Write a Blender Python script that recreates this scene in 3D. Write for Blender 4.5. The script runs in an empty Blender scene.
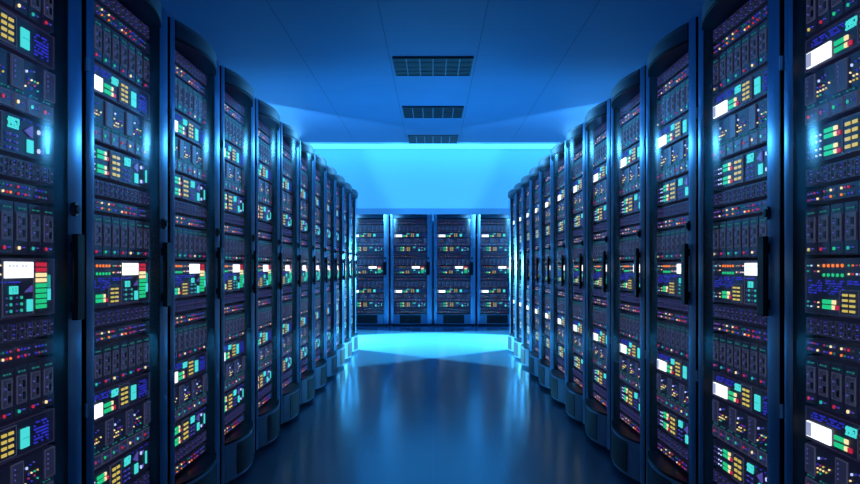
import bpy, bmesh, math, random
from mathutils import Vector, Matrix

S = bpy.context.scene
C = S.collection
S.view_settings.view_transform = 'Standard'
S.view_settings.look = 'None'
R = random.Random(7)

# ---------------------------------------------------------------- materials
def mat(name, base=(0.5, 0.5, 0.5), metal=0.0, rough=0.5, emit=None, strength=1.0, spec=0.5, sample=False):
    m = bpy.data.materials.new(name)
    m.use_nodes = True
    b = m.node_tree.nodes['Principled BSDF']
    b.inputs['Base Color'].default_value = (*base, 1)
    b.inputs['Metallic'].default_value = metal
    b.inputs['Roughness'].default_value = rough
    b.inputs['Specular IOR Level'].default_value = spec
    if emit:
        b.inputs['Emission Color'].default_value = (*emit, 1)
        b.inputs['Emission Strength'].default_value = strength
        if not sample:
            m.cycles.emission_sampling = 'NONE'
    return m

def led(name, c, s=1.0):
    return mat(name, base=tuple(0.05 * x for x in c), rough=0.4, emit=c, strength=s)

M = {
    'white': led('lamp_white', (1.0, 0.98, 1.0), 1.9),
    'greyscreen': led('lamp_grey', (0.45, 0.5, 0.75), 0.8),
    'red': led('lamp_red', (1.0, 0.03, 0.08), 0.62),
    'orange': led('lamp_orange', (1.0, 0.2, 0.03), 1.2),
    'cream': led('lamp_cream', (1.0, 0.72, 0.35), 1.3),
    'yellow': led('lamp_yellow', (0.85, 0.62, 0.12), 0.85),
    'green': led('lamp_green', (0.02, 0.75, 0.28), 0.85),
    'teal': led('lamp_teal', (0.03, 0.65, 0.48), 0.75),
    'tealdim': led('lamp_teal_dim', (0.03, 0.45, 0.4), 0.35),
    'cyan': led('lamp_cyan', (0.08, 0.85, 0.8), 0.95),
    'pale': led('lamp_pale', (0.5, 0.6, 1.0), 1.3),
    'blue': led('lamp_blue', (0.04, 0.045, 0.75), 0.65),
    'violet': led('lamp_violet', (0.2, 0.15, 0.75), 0.45),
    'pink': led('lamp_pink', (0.7, 0.06, 0.3), 0.5),
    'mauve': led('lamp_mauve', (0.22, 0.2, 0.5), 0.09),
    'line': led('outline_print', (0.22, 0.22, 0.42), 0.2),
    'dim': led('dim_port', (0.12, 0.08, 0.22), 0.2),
    'black': mat('port_black', (0.002, 0.002, 0.004), rough=0.5),
}

def noisy(name, c1, c2, scale, metal, rough, bump=0.0, stretch=(1, 1, 1), emit=None, estr=0.0):
    m = mat(name, c1, metal, rough)
    nt = m.node_tree
    b = nt.nodes['Principled BSDF']
    tc = nt.nodes.new('ShaderNodeTexCoord')
    mp = nt.nodes.new('ShaderNodeMapping')
    mp.inputs['Scale'].default_value = stretch
    n = nt.nodes.new('ShaderNodeTexNoise')
    n.inputs['Scale'].default_value = scale
    mx = nt.nodes.new('ShaderNodeMix'); mx.data_type = 'RGBA'
    mx.inputs[6].default_value = (*c1, 1); mx.inputs[7].default_value = (*c2, 1)
    nt.links.new(tc.outputs['Object'], mp.inputs['Vector'])
    nt.links.new(mp.outputs['Vector'], n.inputs['Vector'])
    nt.links.new(n.outputs['Fac'], mx.inputs[0])
    nt.links.new(mx.outputs[2], b.inputs['Base Color'])
    if bump:
        bp = nt.nodes.new('ShaderNodeBump'); bp.inputs['Strength'].default_value = bump
        nt.links.new(n.outputs['Fac'], bp.inputs['Height'])
        nt.links.new(bp.outputs['Normal'], b.inputs['Normal'])
    if emit:
        b.inputs['Emission Color'].default_value = (*emit, 1)
        b.inputs['Emission Strength'].default_value = estr
        m.cycles.emission_sampling = 'NONE'
    return m

M['post'] = noisy('brushed_blue_steel', (0.20, 0.42, 0.66), (0.23, 0.46, 0.71), 40, 0.75, 0.30, 0.0, (12, 12, 0.3))
def brush(m):
    # horizontal spread of highlights, as on vertically-faced brushed steel
    nt = m.node_tree; b = nt.nodes['Principled BSDF']
    v = nt.nodes.new('ShaderNodeVectorTransform'); v.vector_type = 'VECTOR'; v.convert_from = 'OBJECT'; v.convert_to = 'WORLD'
    v.inputs[0].default_value = (1, 0, 0)
    nt.links.new(v.outputs[0], b.inputs['Tangent'])
    b.inputs['Anisotropic'].default_value = 0.97
brush(M['post'])
M['body'] = noisy('cabinet_black_paint', (0.006, 0.012, 0.022), (0.009, 0.016, 0.03), 30, 0.0, 0.35)
M['cap'] = noisy('dark_blue_cap', (0.012, 0.035, 0.07), (0.016, 0.045, 0.085), 20, 0.3, 0.35)
M['plinth'] = noisy('blue_steel_plinth', (0.16, 0.35, 0.54), (0.18, 0.38, 0.58), 25, 0.3, 0.35)
M['grille'] = noisy('plinth_grille_black', (0.006, 0.012, 0.02), (0.01, 0.018, 0.03), 60, 0.0, 0.4)
M['face'] = noisy('unit_face', (0.017, 0.019, 0.040), (0.023, 0.026, 0.052), 9, 0.0, 0.45, emit=(0.09, 0.085, 0.25), estr=0.05)  # faint violet glow built into the faces, brightening them in place of lamp light
M['plate'] = noisy('unit_plate_grey', (0.07, 0.07, 0.12), (0.085, 0.085, 0.14), 9, 0.0, 0.4, emit=(0.16, 0.16, 0.36), estr=0.09)  # plates carry a weak built-in glow as well, though they are no lamps
M['handle'] = noisy('handle_black', (0.006, 0.008, 0.012), (0.01, 0.012, 0.018), 40, 0.0, 0.3)
for k_ in ('body', 'handle'): M[k_].node_tree.nodes['Principled BSDF'].inputs['Specular IOR Level'].default_value = 0.08
M['lock'] = noisy('lock_dark_metal', (0.03, 0.045, 0.07), (0.04, 0.055, 0.08), 40, 0.8, 0.35)
M['hinge'] = noisy('hinge_steel', (0.35, 0.42, 0.5), (0.45, 0.5, 0.58), 40, 0.9, 0.3)

def glass_material():
    m = bpy.data.materials.new('door_glass')
    m.use_nodes = True
    nt = m.node_tree
    nt.nodes.clear()
    out = nt.nodes.new('ShaderNodeOutputMaterial')
    mix = nt.nodes.new('ShaderNodeMixShader')
    tr = nt.nodes.new('ShaderNodeBsdfTransparent'); tr.inputs['Color'].default_value = (0.86, 0.92, 0.97, 1)
    gl = nt.nodes.new('ShaderNodeBsdfGlossy'); gl.inputs['Roughness'].default_value = 0.15
    gl.inputs['Color'].default_value = (0.8, 0.95, 1.0, 1)
    fr = nt.nodes.new('ShaderNodeFresnel'); fr.inputs['IOR'].default_value = 1.45
    sc = nt.nodes.new('ShaderNodeMath'); sc.operation = 'MINIMUM'; sc.inputs[1].default_value = 0.052
    nt.links.new(fr.outputs[0], sc.inputs[0]); nt.links.new(sc.outputs[0], mix.inputs[0])
    nt.links.new(tr.outputs[0], mix.inputs[1])
    nt.links.new(gl.outputs[0], mix.inputs[2])
    nt.links.new(mix.outputs[0], out.inputs['Surface'])
    return m
M['glass'] = glass_material()

def grid_material(name, base, rough, cx, cy, ox, oy, wid, line, spec=0.3, wy=None, mixamt=1.0):
    """A plain surface with thin joint lines every cx by cy metres."""
    m = mat(name, base, 0.0, rough, spec=spec)
    nt = m.node_tree; b = nt.nodes['Principled BSDF']
    tc = nt.nodes.new('ShaderNodeTexCoord')
    sp = nt.nodes.new('ShaderNodeSeparateXYZ')
    nt.links.new(tc.outputs['Object'], sp.inputs[0])
    def math_(op, a, bb):
        n = nt.nodes.new('ShaderNodeMath'); n.operation = op
        for i, v in enumerate((a, bb)):
            if isinstance(v, (int, float)): n.inputs[i].default_value = v
            elif v is not None: nt.links.new(v, n.inputs[i])
        return n.outputs[0]
    def joint(src, cell, off, w):
        t = math_('PINGPONG', math_('ADD', src, -off + 1000 * cell), cell / 2)
        return math_('LESS_THAN', t, w / 2)
    jx = joint(sp.outputs['X'], cx, ox, wid)
    jy = math_('MULTIPLY', joint(sp.outputs['Y'], cy, oy, wy or wid), 0.5)
    j = math_('MULTIPLY', math_('MAXIMUM', jx, jy), mixamt)
    n = nt.nodes.new('ShaderNodeTexNoise'); n.inputs['Scale'].default_value = 1.3
    mx0 = nt.nodes.new('ShaderNodeMix'); mx0.data_type = 'RGBA'
    mx0.inputs[6].default_value = (*base, 1)
    mx0.inputs[7].default_value = (*(x * 0.88 for x in base), 1)
    nt.links.new(tc.outputs['Object'], n.inputs['Vector'])
    nt.links.new(n.outputs['Fac'], mx0.inputs[0])
    mx = nt.nodes.new('ShaderNodeMix'); mx.data_type = 'RGBA'
    nt.links.new(j, mx.inputs[0])
    nt.links.new(mx0.outputs[2], mx.inputs[6])
    mx.inputs[7].default_value = (*line, 1)
    nt.links.new(mx.outputs[2], b.inputs['Base Color'])
    return m

# ---------------------------------------------------------------- mesh builder
class MB:
    def __init__(self):
        self.bm = bmesh.new(); self.mats = []
    def mi(self, m):
        m = M[m] if isinstance(m, str) else m
        if m not in self.mats: self.mats.append(m)
        return self.mats.index(m)
    def poly_prism(self, pts, m, axis='z', a=0.0, b=1.0, smooth=False, caps=(True, True)):
        """pts: 2-D outline; extruded from a to b along axis."""
        k = self.mi(m)
        def P(p, t):
            if axis == 'z': return (p[0], p[1], t)
            if axis == 'y': return (p[0], t, p[1])
            return (t, p[0], p[1])
        v0 = [self.bm.verts.new(P(p, a)) for p in pts]
        v1 = [self.bm.verts.new(P(p, b)) for p in pts]
        n = len(pts)
        for i in range(n):
            f = self.bm.faces.new((v0[i], v0[(i + 1) % n], v1[(i + 1) % n], v1[i]))
            f.material_index = k; f.smooth = smooth
        if caps[0]:
            f = self.bm.faces.new(v0[::-1]); f.material_index = k
        if caps[1]:
            f = self.bm.faces.new(v1); f.material_index = k
    def box(self, x0, x1, y0, y1, z0, z1, m):
        self.poly_prism([(x0, y0), (x1, y0), (x1, y1), (x0, y1)], m, 'z', z0, z1)
    def build(self, name, parent=None, bevel=0.0, normals=True):
        if normals:
            bmesh.ops.recalc_face_normals(self.bm, faces=self.bm.faces[:])
        me = bpy.data.meshes.new(name)
        self.bm.to_mesh(me); self.bm.free()
        me.set_sharp_from_angle(angle=math.radians(40))
        for m in self.mats: me.materials.append(m)
        o = bpy.data.objects.new(name, me)
        C.objects.link(o)
        if parent: o.parent = parent
        if bevel:
            md = o.modifiers.new('bevel', 'BEVEL'); md.width = bevel; md.segments = 2
            md.limit_method = 'ANGLE'; md.angle_limit = math.radians(50)
        return o

def empty(name, loc=(0, 0, 0), rz=0.0):
    o = bpy.data.objects.new(name, None)
    o.location = loc; o.rotation_euler = (0, 0, rz)
    o.empty_display_size = 0.1
    C.objects.link(o)
    return o

def tag(o, label=None, cat=None, group=None, kind=None):
    if label: o['label'] = label
    if cat: o['category'] = cat
    if group: o['group'] = group
    if kind: o['kind'] = kind
    return o

def copy_tree(o, parent=None):
    c = o.copy(); C.objects.link(c)
    if parent: c.parent = parent
    for ch in list(o.children):
        copy_tree(ch, c)
    return c

# ---------------------------------------------------------------- the front panel of a server unit
W = 0.8            # cabinet pitch
UX0, UW = -0.325, 0.612
YF = 0.026         # plane of the unit faces (the posts' front is at about -0.02)
DIGITS = {'1': ["010", "110", "010", "010", "111"], '9': ["111", "101", "111", "001", "111"],
          '5': ["111", "100", "111", "001", "111"], '7': ["111", "001", "001", "010", "010"]}

class Panel(MB):
    """u runs 0..1 across the unit, v 0..1 up from its bottom edge."""
    def __init__(self, z0, h):
        super().__init__(); self.z0, self.h = z0, h
    def x(self, u): return UX0 + UW * u
    def z(self, v): return self.z0 + self.h * v
    def raised(self, x0, x1, z0, z1, m, d=0.004, y=None):
        y = YF if y is None else y
        self.box(x0, x1, y - d, y + 0.002, z0, z1, m)
    def r(self, u0, u1, v0, v1, m, d=0.004, y=None):
        self.raised(self.x(u0), self.x(u1), self.z(v0), self.z(v1), m, d, y)
    def dot(self, u, v, rad, m, d=0.004, n=6, y=None):
        y = YF if y is None else y
        cx, cz = self.x(u), self.z(v)
        rad *= 0.74
        pts = [(cx + rad * math.cos(2 * math.pi * i / n + .3), cz + rad * math.sin(2 * math.pi * i / n + .3)) for i in range(n)]
        self.poly_prism(pts, m, 'y', y - d, y + 0.002)
    def outline(self, u0, u1, v0, v1, m='line', t=0.0018, d=0.003, y=None):
        x0, x1, z0, z1 = self.x(u0), self.x(u1), self.z(v0), self.z(v1)
        self.raised(x0, x1, z0, z0 + t, m, d, y); self.raised(x0, x1, z1 - t, z1, m, d, y)
        self.raised(x0, x0 + t, z0, z1, m, d, y); self.raised(x1 - t, x1, z0, z1, m, d, y)
    def body(self, depth=0.62):
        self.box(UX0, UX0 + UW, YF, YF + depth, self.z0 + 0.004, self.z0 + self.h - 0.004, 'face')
    def text(self, s, u0, u1, v0, v1, m='cyan'):
        n = len(s) * 4 - 1
        du, dv = (u1 - u0) / n, (v1 - v0) / 5
        for k, ch in enumerate(s):
            for r_, row in enumerate(DIGITS[ch]):
                for c_, bit in enumerate(row):
                    if bit == '1':
                        self.r(u0 + (4 * k + c_) * du, u0 + (4 * k + c_ + 1) * du, v1 - (r_ + 1) * dv, v1 - r_ * dv, m)
    def dotmatrix(self, u0, u1, v0, v1, nu, nv, m, fill, rad=0.0028, seed=1):
        rr = random.Random(seed)
        for i in range(nu):
            for j in range(nv):
                if rr.random() < fill:
                    self.dot(u0 + (u1 - u0) * (i + .5) / nu, v0 + (v1 - v0) * (j + .5) / nv, rad, m, n=5)

MIX = ['red', 'orange', 'cream', 'blue', 'tealdim', 'violet', 'mauve', 'violet', 'pink', 'blue', 'tealdim']

def sub(name, p, z0, h, fn):
    """A sub-part when p is a unit object, else drawn into the unit's own mesh."""
    if isinstance(p, Panel):
        fn(p)
    else:
        q = Panel(z0, h); fn(q); q.build(name, p)

def make_unit(kind, z0, h, parent, detail, v):
    P = Panel(z0, h)
    P.body()
    subs = []
    if kind == 'A':                                  # port strip: twelve pairs of small ports
        for i in range(14):
            u = 0.012 + i * 0.0705
            for r_ in (0.52, 0.12):
                P.outline(u, u + 0.03, r_, r_ + 0.34, 'mauve', t=0.0016)
                P.r(u + 0.008, u + 0.022, r_ + 0.1, r_ + 0.24, 'black', d=0.0015)
                P.dot(u + 0.048, r_ + 0.10, 0.0026, 'violet', n=5)
                if (i + int(r_ * 10)) % 2: P.dot(u + 0.048, r_ + 0.26, 0.0024, 'blue', n=5)
    elif kind == 'B':                                # lamp strip: groups of coloured lamps
        rr = random.Random(11)
        for g in range(6):
            for i in range(4):
                for r_ in (0.68, 0.3):
                    u = 0.03 + g * 0.158 + i * 0.031
                    m = rr.choice(MIX)
                    big = m in ('red', 'cream', 'orange')
                    P.dot(u, r_, 0.0046 if big else 0.0036, m)
    elif kind == 'C':                                # eight blades
        seq = (['yellow', 'red', 'green', 'teal', 'red', 'cream', 'teal', 'red'], ['red', 'teal', 'red', 'cream', 'red', 'teal', 'red', 'cream'])[v]
        for i in range(8):
            u = 0.008 + i * 0.1235
            def blade(Q, u=u, i=i):
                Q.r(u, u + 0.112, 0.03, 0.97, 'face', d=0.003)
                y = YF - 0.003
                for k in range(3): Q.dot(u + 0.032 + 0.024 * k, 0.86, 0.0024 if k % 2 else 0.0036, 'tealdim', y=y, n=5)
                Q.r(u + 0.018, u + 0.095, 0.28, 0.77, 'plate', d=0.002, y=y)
                Q.outline(u + 0.016, u + 0.097, 0.27, 0.78, 'line', t=0.0017, y=y)
                for b in (0.34, 0.56):
                    Q.r(u + 0.062, u + 0.084, b, b + 0.13, 'black', d=0.004, y=y)
                    Q.outline(u + 0.056, u + 0.09, b - 0.025, b + 0.155, 'line', t=0.0012, y=y)
                for k in range(5): Q.dot(u + 0.036, 0.34 + 0.09 * k, 0.0031, 'violet' if k % 2 else 'mauve', y=y - 0.002, n=5)
                Q.dot(u + 0.034, 0.13, 0.0062, seq[i], y=y, n=8)
                Q.dot(u + 0.060, 0.14, 0.0026, 'blue', y=y, n=5); Q.dot(u + 0.078, 0.14, 0.0024, 'violet', y=y, n=5)
            subs.append(('blade_module', blade))
    elif kind == 'D':                                # display unit
        P.outline(0.0, 0.996, 0.03, 0.97, 'dim', t=0.0012)
        P.dotmatrix(0.03, 0.37, 0.66, 0.88, 22, 3, 'blue', 0.62, seed=5)
        P.text('1957', 0.385, 0.475, 0.60, 0.84)
        P.r(0.685, 0.755, 0.20, 0.72, 'cyan'); P.r(0.69, 0.75, 0.45, 0.47, 'teal', d=0.005)
        P.dotmatrix(0.80, 0.94, 0.15, 0.80, 8, 7, 'blue', 0.6, rad=0.0034, seed=9)
        def disp(Q):
            Q.r(0.018, 0.25, 0.12, 0.56, 'white', d=0.005)
            Q.r(0.018, 0.07, 0.14, 0.54, 'greyscreen', d=0.0055)
        def bars(Q):
            for b in (0.16, 0.35):
                for k, m in enumerate(('green', 'green', 'green', 'cream')):
                    Q.r(0.285 + 0.03 * k, 0.313 + 0.03 * k, b, b + 0.12, m)
            Q.r(0.405, 0.435, 0.16, 0.28, 'red')
        subs += [('display_screen', disp), ('level_bar', bars), ('keypad', keypad(0.49, 0.64, 0.10, 0.90))]
    elif kind == 'E':                                # module unit: plates above, square modules below
        rr = random.Random(21)
        for g in range(3):
            u = 0.135 + g * 0.30
            P.dot(u, 0.78, 0.005, 'pale'); P.dot(u + 0.035, 0.81, 0.003, 'blue', n=5); P.dot(u + 0.065, 0.83, 0.003, 'violet', n=5)
            for r_ in range(3):
                for k in range(5):
                    if rr.random() < 0.72:
                        P.dot(u - 0.012 + 0.028 * k, 0.66 - 0.075 * r_, 0.0034, rr.choice(['cream', 'yellow', 'pink', 'teal', 'cream', 'blue']), n=5)
        for i in range(8):
            u = 0.03 + i * 0.1235
            for k in range(3): P.dot(u + 0.026 * k, 0.37, 0.0036 if k != 1 else 0.002, 'tealdim', n=5)
        def plate(u0, u1):
            def f(Q):
                Q.r(u0, u1, 0.42, 0.95, 'plate', d=0.004)
                Q.outline(u0, u1, 0.42, 0.95, 'line', d=0.005)
                for k in range(4): Q.dot(u0 + 0.025, 0.86 - 0.09 * k, 0.0036, 'violet', d=0.006, n=5)
            return f
        for u0, u1 in ((0.004, 0.1), (0.30, 0.40), (0.60, 0.70), (0.90, 0.996)):
            subs.append(('cover_plate', plate(u0, u1)))
        seq = ['red', 'pink', 'green', 'teal', 'red', 'cream', 'cyan', 'red']
        for i in range(8):
            def sq(Q, i=i):
                u = 0.006 + i * 0.1235
                Q.r(u, u + 0.108, 0.05, 0.31, 'plate', d=0.003)
                Q.outline(u, u + 0.108, 0.05, 0.31, 'line', d=0.0045)
                Q.dot(u + 0.03, 0.18, 0.0066, seq[i], d=0.006, n=8)
                Q.dot(u + 0.064, 0.18, 0.003, 'violet', d=0.006, n=5); Q.dot(u + 0.085, 0.18, 0.0026, 'blue', d=0.006, n=5)
            subs.append(('square_module', sq))
    elif kind == 'F':                                # control unit
        for i in range(4):
            for r_ in range(4):
                P.dot(0.03 + 0.04 * i, 0.20 + 0.155 * r_ + (0.06 if r_ > 1 else 0), 0.0040 if i > 1 else 0.003, 'pale' if i > 1 else 'violet', n=5)
        P.text('1957', 0.575, 0.665, 0.62, 0.88)
        for i in range(2):
            for r_ in range(3):
                P.dot(0.59 + 0.06 * i, 0.14 + 0.16 * r_, 0.0042, 'violet'); P.dot(0.565 + 0.06 * i, 0.14 + 0.16 * r_, 0.003, 'blue', n=5)
        # wedge, blocks and thin bar at the end
        P.poly_prism([(P.x(0.715), P.z(0.66)), (P.x(0.785), P.z(0.52)), (P.x(0.785), P.z(0.84))], 'violet', 'y', YF - 0.004, YF + 0.002)
        P.r(0.74, 0.79, 0.14, 0.46, 'cyan')
        P.dot(0.845, 0.72, 0.0085, 'pale', n=8); P.dot(0.845, 0.24, 0.0085, 'pale', n=8)
        P.r(0.855, 0.885, 0.68, 0.78, 'violet'); P.r(0.855, 0.885, 0.19, 0.29, 'violet')
        P.r(0.925, 0.94, 0.25, 0.68, 'cyan')
        P.dotmatrix(0.69, 0.97, 0.86, 0.96, 9, 1, 'blue', 0.7, seed=8)
        def bars(b0):
            def f(Q):
                for b in (b0, b0 + 0.15):
                    for k, m in enumerate(('green', 'green', 'green', 'cream', 'red')):
                        if m == 'red' and b > b0: continue
                        Q.r(0.19 + 0.03 * k, 0.218 + 0.03 * k, b, b + 0.10, m)
            return f
        subs += [('level_bar', bars(0.14)), ('level_bar', bars(0.58)), ('keypad', keypad(0.36, 0.52, 0.06, 0.94))]
    elif kind == 'G':                                # main control unit, tallest
        P.outline(0.0, 0.996, 0.02, 0.98, 'dim', t=0.0012)
        for i in range(4):
            for v_ in (0.86, 0.76, 0.22, 0.14):
                if (i + int(v_ * 50)) % 3: P.dot(0.025 + 0.035 * i, v_, 0.0030, ('teal', 'pale', 'pink', 'cream')[i], n=5)
        for i in range(5):
            P.dot(0.185 + 0.042 * i, 0.86, 0.0062, 'orange', n=8); P.dot(0.185 + 0.042 * i, 0.70, 0.0062, 'green', n=8)
        for i in range(4):
            P.dot(0.41 + 0.034 * i, 0.86, 0.0034, ('teal', 'orange', 'pink', 'cream')[i], n=5)
            P.dot(0.41 + 0.034 * i, 0.72, 0.0034, ('cream', 'red', 'pale', 'cream')[i], n=5)
        P.dotmatrix(0.03, 0.37, 0.36, 0.62, 20, 6, 'blue', 0.55, seed=3)
        P.dotmatrix(0.40, 0.53, 0.54, 0.62, 10, 2, 'blue', 0.8, seed=4)
        def bars(Q):
            for b in (0.12, 0.21):
                for k, m in enumerate(('green', 'green', 'green', 'cream', 'red')):
                    if m == 'red' and b > 0.15: continue
                    Q.r(0.175 + 0.03 * k, 0.203 + 0.03 * k, b, b + 0.07, m)
        def disp(Q):
            Q.r(0.548, 0.785, 0.66, 0.92, 'white', d=0.005)
            for k in range(5): Q.r(0.57 + 0.03 * k + (0.02 if k > 2 else 0), 0.59 + 0.03 * k + (0.02 if k > 2 else 0), 0.84, 0.865, 'greyscreen', d=0.0055)
        def ctl(Q):
            Q.outline(0.53, 0.80, 0.05, 0.96, 'line')
            Q.dotmatrix(0.545, 0.68, 0.56, 0.62, 9, 1, 'blue', 0.8, seed=6)
            Q.r(0.59, 0.655, 0.40, 0.53, 'cyan'); Q.r(0.605, 0.61, 0.42, 0.51, 'teal', d=0.005); Q.r(0.63, 0.635, 0.42, 0.51, 'teal', d=0.005)
            Q.poly_prism([(Q.x(0.72), Q.z(0.42)), (Q.x(0.78), Q.z(0.42)), (Q.x(0.78), Q.z(0.53))], 'violet', 'y', YF - 0.004, YF + 0.002)
            for r_ in range(3):
                Q.dot(0.60, 0.13 + 0.105 * r_, 0.0054, 'teal', n=8); Q.dot(0.69, 0.13 + 0.105 * r_, 0.0054, 'teal', n=8)
                Q.dot(0.565, 0.13 + 0.105 * r_, 0.003, 'violet', n=5); Q.dot(0.65, 0.13 + 0.105 * r_, 0.003, 'violet', n=5)
            Q.r(0.74, 0.785, 0.10, 0.30, 'cyan')
        def meter(Q):
            for k in range(9):
                m = 'green' if k < 5 else ('cream' if k < 7 else 'red')
                Q.r(0.822, 0.912, 0.13 + 0.0895 * k, 0.13 + 0.0895 * k + 0.068, m, d=0.005)
        P.r(0.935, 0.955, 0.26, 0.46, 'cyan'); P.outline(0.935, 0.955, 0.48, 0.70, 'teal', t=0.001)
        subs += [('display_screen', disp), ('control_panel', ctl), ('level_meter', meter), ('level_bar', bars), ('keypad', keypad(0.335, 0.50, 0.05, 0.46))]
    if not detail:
        for _n, fn in subs: fn(P)
    nm, lab = {'A': ('port_panel', 'thin panel of small paired ports'), 'B': ('indicator_panel', 'thin panel of coloured indicator lamps'),
               'C': ('blade_enclosure', 'row of upright blades with one coloured lamp each'), 'D': ('display_unit', 'unit with white display, yellow keypad and cyan digits'),
               'E': ('module_unit', 'unit with grey plates over a row of square modules'), 'F': ('control_unit', 'unit with green level bars, yellow keypad and cyan digits'),
               'G': ('main_control_unit', 'tallest unit, with white display and red to green level meter')}[kind]
    o = P.build(nm, parent)
    o['label'] = lab
    if detail:
        for n, fn in subs: sub(n, o, z0, h, fn)
    return o

def keypad(u0, u1, v0, v1):
    def f(Q):
        Q.r(u0, u1, v0, v1, 'face', d=0.003)
        Q.outline(u0, u1, v0, v1, 'line', d=0.0045)
        w, hh = (u1 - u0), (v1 - v0)
        for i in range(2):
            for j in range(4):
                a = u0 + w * (0.18 + 0.38 * i); b = v0 + hh * (0.12 + 0.21 * j)
                Q.r(a, a + w * 0.25, b, b + hh * 0.095, 'yellow', d=0.006)
    return f

# ---------------------------------------------------------------- the cabinet
HC = 2.055
GX0, GX1 = -0.325, 0.290
ZG0, ZG1 = 0.215, 1.985
def bow(n=22, b=0.068, inset=0.0, y0=-0.018):
    pts = []
    for i in range(n + 1):
        t = -1 + 2 * i / n
        t = math.copysign(1 - (1 - abs(t)) ** 1.25, t) if abs(t) < 1 else t
        x = (GX0 + GX1) / 2 + (GX1 - GX0) / 2 * t
        pts.append((x, y0 - (b - inset) * (1 - abs(t) ** 2.0)))
    return pts

def post_outline(x0, x1):
    n = 6; pts = []
    for i in range(n + 1):
        t = -1 + 2 * i / n
        pts.append(((x0 + x1) / 2 + (x1 - x0) / 2 * t, -0.012 - 0.006 * (1 - t * t)))
    return pts + [(x1, -0.008), (x0, -0.008)]

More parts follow.
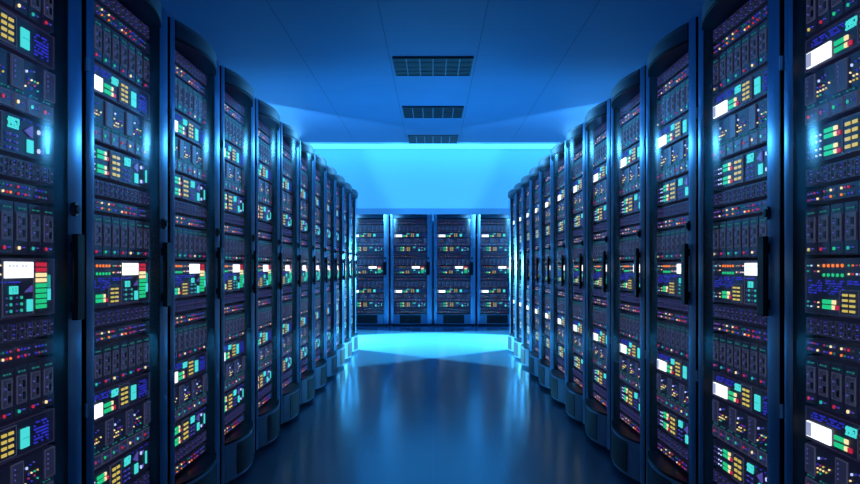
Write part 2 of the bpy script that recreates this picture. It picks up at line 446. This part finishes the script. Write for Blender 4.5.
def make_cabinet(detail):
    root = empty('server_cabinet')
    # shell
    b = MB()
    b.box(-0.382, -0.328, 0.022, 0.98, 0.03, HC - 0.012, 'body'); b.box(0.290, 0.382, 0.022, 0.98, 0.03, HC - 0.012, 'body')
    b.box(-0.328, 0.290, 0.90, 0.98, 0.03, HC - 0.012, 'body')
    b.box(-0.328, 0.290, 0.022, 0.90, 1.99, HC - 0.012, 'body'); b.box(-0.328, 0.290, 0.022, 0.90, 0.03, 0.212, 'body')
    b.build('cabinet_frame', root)
    # bowed top cap with a stepped rim
    c = MB()
    c.poly_prism(bow(b=0.052) + [(GX1, 0.4), (GX0, 0.4)], 'cap', 'z', 1.984, HC - 0.02)
    c.poly_prism(bow(b=0.038) + [(GX1, 0.4), (GX0, 0.4)], 'cap', 'z', HC - 0.02, HC)
    c.poly_prism(bow(b=0.049) + [(GX1, 0.4), (GX0, 0.4)], 'body', 'z', 1.980, 1.984)  # black layer added so the underside of the cap reads as shaded
    c.build('top_cap', root, bevel=0.006)
    # plinth
    p = MB()
    p.poly_prism(bow(b=0.046) + [(GX1, 0.03), (GX0, 0.03)], 'plinth', 'z', 0.03, 0.214, smooth=False)
    p.poly_prism(bow(b=0.040) + [(GX1, 0.03), (GX0, 0.03)], 'handle', 'z', 0.214, 0.2175)  # black top layer, painting the ledge behind the glass as if in shade
    po = p.build('plinth', root, bevel=0.003)
    g = MB()
    pts = [q for q in bow(b=0.050) if -0.235 < q[0] < 0.20]
    g.poly_prism(pts + [(pts[-1][0], -0.05), (pts[0][0], -0.05)], 'grille', 'z', 0.045, 0.20)
    for k in range(9):
        z = 0.055 + 0.016 * k
        pts2 = [(x, y - 0.003) for x, y in pts]
        g.poly_prism(pts2 + [(x, y + 0.002) for x, y in reversed(pts2)], 'grille', 'z', z, z + 0.006)
    g.build('vent_grille', po)
    for sx in (-0.345, 0.335):
        f = MB()
        n = 10
        f.poly_prism([(sx + 0.022 * math.cos(2 * math.pi * i / n), 0.03 + 0.022 * math.sin(2 * math.pi * i / n)) for i in range(n)], 'handle', 'z', 0.0, 0.032)
        f.build('foot', root)
    # the door: two posts with rails
    d = MB()
    for x0, x1 in ((-0.386, -0.322), (0.288, 0.386)):
        d.box(x0, x1, -0.0115, 0.021, 0.03, HC - 0.006, 'handle')  # sides coloured black to stand for the shade in the gaps between cabinets
        d.poly_prism(post_outline(x0 + 0.004, x1 - 0.004), 'post', 'z', 0.032, HC - 0.004, smooth=True)
    ins = bow(b=0.048); inb = [(x, y + 0.012) for x, y in ins]
    d.poly_prism(ins + inb[::-1], 'handle', 'z', ZG0 - 0.001, ZG0 + 0.010)
    d.poly_prism(ins + inb[::-1], 'handle', 'z', ZG1 - 0.012, ZG1 - 0.001)
    do = d.build('door', root)
    gl = MB()
    k = gl.mi('glass')
    bp = bow(n=30, b=0.046)
    v0 = [gl.bm.verts.new((x, y, ZG0 + 0.01)) for x, y in bp]; v1 = [gl.bm.verts.new((x, y, ZG1 - 0.012)) for x, y in bp]
    for i in range(len(bp) - 1):
        f = gl.bm.faces.new((v0[i], v0[i + 1], v1[i + 1], v1[i])); f.smooth = True; f.material_index = k
    gl.build('glass_pane', do, normals=False)
    # handle: a long dark grip standing off on two studs
    h = MB()
    h.poly_prism([(0.280, -0.034), (0.287, -0.041), (0.333, -0.041), (0.340, -0.034), (0.340, -0.026), (0.280, -0.026)], 'handle', 'z', 0.935, 1.175)
    h.box(0.300, 0.324, -0.030, -0.014, 0.955, 0.985, 'handle'); h.box(0.300, 0.324, -0.030, -0.014, 1.125, 1.155, 'handle')
    h.build('handle', do, bevel=0.003)
    l = MB()
    def ring(r, y0, y1, m, cz=1.245):
        n = 20
        l.poly_prism([(0.316 + r * math.cos(2 * math.pi * i / n), cz + r * math.sin(2 * math.pi * i / n)) for i in range(n)], m, 'y', y0, y1)
    ring(0.020, -0.027, -0.015, 'lock'); ring(0.013, -0.031, -0.026, 'handle')
    l.box(0.314, 0.318, -0.0325, -0.030, 1.236, 1.254, 'lock')
    l.build('key_lock', do)
    for z in (0.665, 1.674):
        hg = MB()
        n = 10
        hg.poly_prism([(-0.391 + 0.007 * math.cos(2 * math.pi * i / n), -0.016 + 0.007 * math.sin(2 * math.pi * i / n)) for i in range(n)], 'hinge', 'z', z - 0.02, z + 0.02, smooth=True)
        hg.build('hinge', do)
    # the units, top to bottom
    H = {'A': 0.058, 'B': 0.047, 'C': 0.144, 'D': 0.100, 'E': 0.154, 'F': 0.109, 'G': 0.164}
    order = ['A', 'B', 'C0', 'D', 'E', 'F', 'A', 'B', 'C0', 'G', 'A', 'B', 'C1', 'D', 'E', 'F', 'A', 'B']
    total = sum(H[o[0]] for o in order)
    avail = 1.975 - 0.228
    gaps = (avail - total * 0.955) / (len(order) - 1)
    z = 1.975
    proto = {}
    for o in order:
        hh = H[o[0]] * 0.955
        z -= hh
        u = make_unit(o[0], z, hh, root, detail, int(o[1]) if len(o) > 1 else 0)
        z -= gaps
    return root

ORD = ['first', 'second', 'third', 'fourth', 'fifth', 'sixth', 'seventh', 'eighth', 'ninth', 'tenth', 'eleventh', 'twelfth']
A = 1.027          # half the aisle
YS = 1.69          # where the rows begin
YB = 15.81
rich = make_cabinet(True)
plain = make_cabinet(False)
used = set()
def cabinet(src, loc, rz, label, group):
    o = src if src.name not in used else copy_tree(src)
    used.add(src.name)
    o.location = loc; o.rotation_euler = (0, 0, rz)
    tag(o, label, 'server cabinet', group)
for side, sx in (('left', -1), ('right', 1)):
    for k in range(12):
        y = YS + W * (k + 0.5)
        src = rich if k < 6 else plain
        cabinet(src, (sx * (A + 0.0), y, 0), math.radians(90 if sx < 0 else -90),
                f'dark server cabinet with bowed glass door, {ORD[k]} from the camera in the {side} row', f'server cabinets in the {side} row')
for k, nm in enumerate(['far left one', 'second from left', 'third from left', 'far right one']):
    cabinet(plain, (-1.2 + 0.8 * k, YB, 0), 0,
            f'server cabinet facing the camera at the aisle end, {nm} of the four', 'server cabinets across the end of the aisle')

# ---------------------------------------------------------------- the room
ZC, YW = 3.5, 17.2
def struct(name, mb):
    o = mb.build(name); o['kind'] = 'structure'; return o
m_floor = grid_material('floor_tiles', (0.10, 0.28, 0.44), 0.15, 0.385, 1.03, 0.0, 4.93, 0.006, (0.12, 0.30, 0.46), spec=0.3, wy=0.012, mixamt=0.6)
m_ceil = grid_material('ceiling_panels', (0.14, 0.255, 0.45), 0.6, 1.006, 1.03, 0.503, 9.76, 0.009, (0.06, 0.12, 0.22), spec=0.2)
m_wall = noisy('back_wall_paint', (0.22, 0.47, 0.68), (0.23, 0.49, 0.7), 2.0, 0.0, 0.6)
m_band = noisy('wall_band_blue', (0.06, 0.22, 0.42), (0.07, 0.24, 0.45), 2.0, 0.0, 0.5)
def polished(m, rough, gain):
    # a clear polish over the painted tiles
    nt = m.node_tree; b = nt.nodes['Principled BSDF']; out = nt.nodes['Material Output']
    src = b.inputs['Base Color'].links[0].from_socket
    df = nt.nodes.new('ShaderNodeBsdfDiffuse'); nt.links.new(src, df.inputs['Color'])
    gl = nt.nodes.new('ShaderNodeBsdfGlossy'); gl.inputs['Roughness'].default_value = rough
    gl.inputs['Color'].default_value = (0.75, 0.92, 1.0, 1)
    fr = nt.nodes.new('ShaderNodeFresnel'); fr.inputs['IOR'].default_value = 1.45
    k = nt.nodes.new('ShaderNodeMath'); k.operation = 'MULTIPLY'; k.inputs[1].default_value = gain
    mx = nt.nodes.new('ShaderNodeMixShader')
    nt.links.new(fr.outputs[0], k.inputs[0]); nt.links.new(k.outputs[0], mx.inputs[0])
    nt.links.new(df.outputs[0], mx.inputs[1]); nt.links.new(gl.outputs[0], mx.inputs[2])
    nt.links.new(mx.outputs[0], out.inputs['Surface'])
    nt.nodes.remove(b)
polished(m_floor, 0.17, 0.72)
b = MB(); b.box(-5, 5, -3, YW + 0.2, -0.1, 0.0, m_floor); struct('floor', b)
b = MB(); b.box(-5, 5, -3, YW + 0.2, ZC, ZC + 0.1, m_ceil); struct('ceiling', b)
b = MB(); b.box(-5, 5, YW, YW + 0.2, 0.0, ZC, m_wall); struct('wall_back', b)
b = MB(); b.box(-5, 5, YW - 0.02, YW, 0.0, 2.26, m_band); struct('wall_band_1', b)  # thin sheet over the lower wall, darker blue than the wall above

# light strip along the top of the back wall
m_strip = mat('strip_light', (0.2, 0.6, 0.7), rough=0.5, emit=(0.045, 0.40, 0.9), strength=3.0, sample=True)
m_strip2 = mat('strip_housing', (0.3, 0.6, 0.8), rough=0.5)
t = empty('light_strip', (0, YW - 0.35, ZC))
b = MB(); b.box(-4.9, 4.9, -0.25, 0.33, -0.03, 0.0, m_strip2); b.build('housing', t)
b = MB(); b.box(-4.88, 4.88, -0.23, 0.31, -0.045, -0.03, m_strip); b.build('diffuser', t)
tag(t, 'long glowing aqua light strip on the ceiling along the top of the back wall', 'light strip')

# ceiling vents
m_vd = noisy('vent_dark', (0.008, 0.012, 0.016), (0.012, 0.016, 0.02), 30, 0.0, 0.6)
m_vs = noisy('vent_slat', (0.035, 0.05, 0.065), (0.045, 0.06, 0.075), 30, 0.2, 0.5)
m_vl = noisy('vent_frame', (0.10, 0.16, 0.22), (0.12, 0.18, 0.24), 30, 0.3, 0.45)
def make_vent():
    r = empty('ceiling_vent')
    hx, ly = 0.465, 0.88
    b = MB(); b.box(-hx, hx, 0, ly, -0.012, 0.0, m_vd); b.build('backing', r)
    for k in range(4):
        y = 0.02 + k * 0.215
        s = MB()
        s.poly_prism([(y, -0.013), (y + 0.175, -0.024), (y + 0.18, -0.020), (y + 0.01, -0.010)], m_vd, 'x', -hx + 0.012, hx - 0.012)
        s.build('slat', r)
    for k in range(1, 6):
        x = -hx + k * 2 * hx / 6
        s = MB(); s.box(x - 0.007, x + 0.007, 0.01, ly - 0.01, -0.029, -0.010, m_vl); s.build('divider', r)
    for k in range(1, 4):
        s = MB(); y = 0.215 * k + 0.005
        s.box(-hx + 0.012, hx - 0.012, y - 0.007, y + 0.007, -0.028, -0.010, m_vs); s.build('crossbar', r)
    f = MB()
    f.box(-hx, hx, 0, 0.014, -0.029, -0.002, m_vs); f.box(-hx, hx, ly - 0.014, ly, -0.029, -0.002, m_vs)
    f.box(-hx, -hx + 0.012, 0.014, ly - 0.014, -0.029, -0.002, m_vs); f.box(hx - 0.012, hx, 0.014, ly - 0.014, -0.029, -0.002, m_vs)
    f.build('frame', r)
    return r
v = make_vent()
for k, (y, lab) in enumerate([(9.82, 'dark louvred ceiling vent nearest the camera, largest of three in line'),
                              (12.84, 'dark louvred ceiling vent between the nearest and the farthest one'),
                              (15.68, 'small dark louvred ceiling vent farthest away, next to the glowing light strip')]):
    o = v if k == 0 else copy_tree(v)
    o.location = (0, y, ZC); tag(o, lab, 'ceiling vent', 'ceiling vents above the aisle')

# ---------------------------------------------------------------- light
w = bpy.data.worlds.new('World'); S.world = w; w.use_nodes = True
bg = w.node_tree.nodes['Background']
bg.inputs[0].default_value = (0.03, 0.2, 0.62, 1); bg.inputs[1].default_value = 0.62

def spot(name, loc, target, power, color, size_deg, blend, radius):
    l = bpy.data.lights.new(name, 'SPOT'); l.energy = power; l.color = color
    l.spot_size = math.radians(size_deg); l.spot_blend = blend; l.shadow_soft_size = radius
    o = bpy.data.objects.new(name, l); C.objects.link(o); o.location = loc
    o.rotation_euler = (Vector(target) - Vector(loc)).to_track_quat('-Z', 'Y').to_euler()
    return o
def area(name, loc, target, power, color, sx, sy, spread=180):
    l = bpy.data.lights.new(name, 'AREA'); l.energy = power; l.color = color
    l.shape = 'RECTANGLE'; l.size = sx; l.size_y = sy; l.spread = math.radians(spread)
    o = bpy.data.objects.new(name, l); C.objects.link(o); o.location = loc
    o.rotation_euler = (Vector(target) - Vector(loc)).to_track_quat('-Z', 'Y').to_euler()
    return o
CY = (0.14, 0.56, 1.0)
for sx in (-1, 1):
    spot('corridor_spot', (sx * 2.5, 12.9, 1.15), (-sx * 0.1, 12.3, -0.1), 3600, (0.17, 0.68, 1.0), 80, 0.3, 0.06)
    a = math.radians(90 + sx * -3)
    spot('ceiling_spot', (sx * 4.0, 11.0, 2.6), (sx * 4.0 + 5 * math.cos(a), 11.0 + 5 * math.sin(a), 3.9), 1700, CY, 90, 0.08, 0.1)
    area('cross_aisle_lamp', (sx * 3.2, 16.0, 3.38), (-sx * 1.0, 3.0, 1.3), 9, (0.10, 0.50, 1.0), 1.4, 0.2, 50)
area('added_wall_fill', (0, 16.72, 2.10), (0, 17.2, 3.1), 7, CY, 6.0, 0.06)  # added lamp, unseen behind the end cabinets' tops, to brighten the back wall

# ---------------------------------------------------------------- camera
cam = bpy.data.cameras.new('camera')
cam.sensor_width = 36; cam.lens = 36 * 856 / 860
cam.shift_y = 25 / 860; cam.shift_x = -3 / 860
cam.clip_start = 0.05
co = bpy.data.objects.new('camera', cam); C.objects.link(co)
co.location = (0, 0, 1.083); co.rotation_euler = (math.radians(90), 0, 0)
S.camera = co
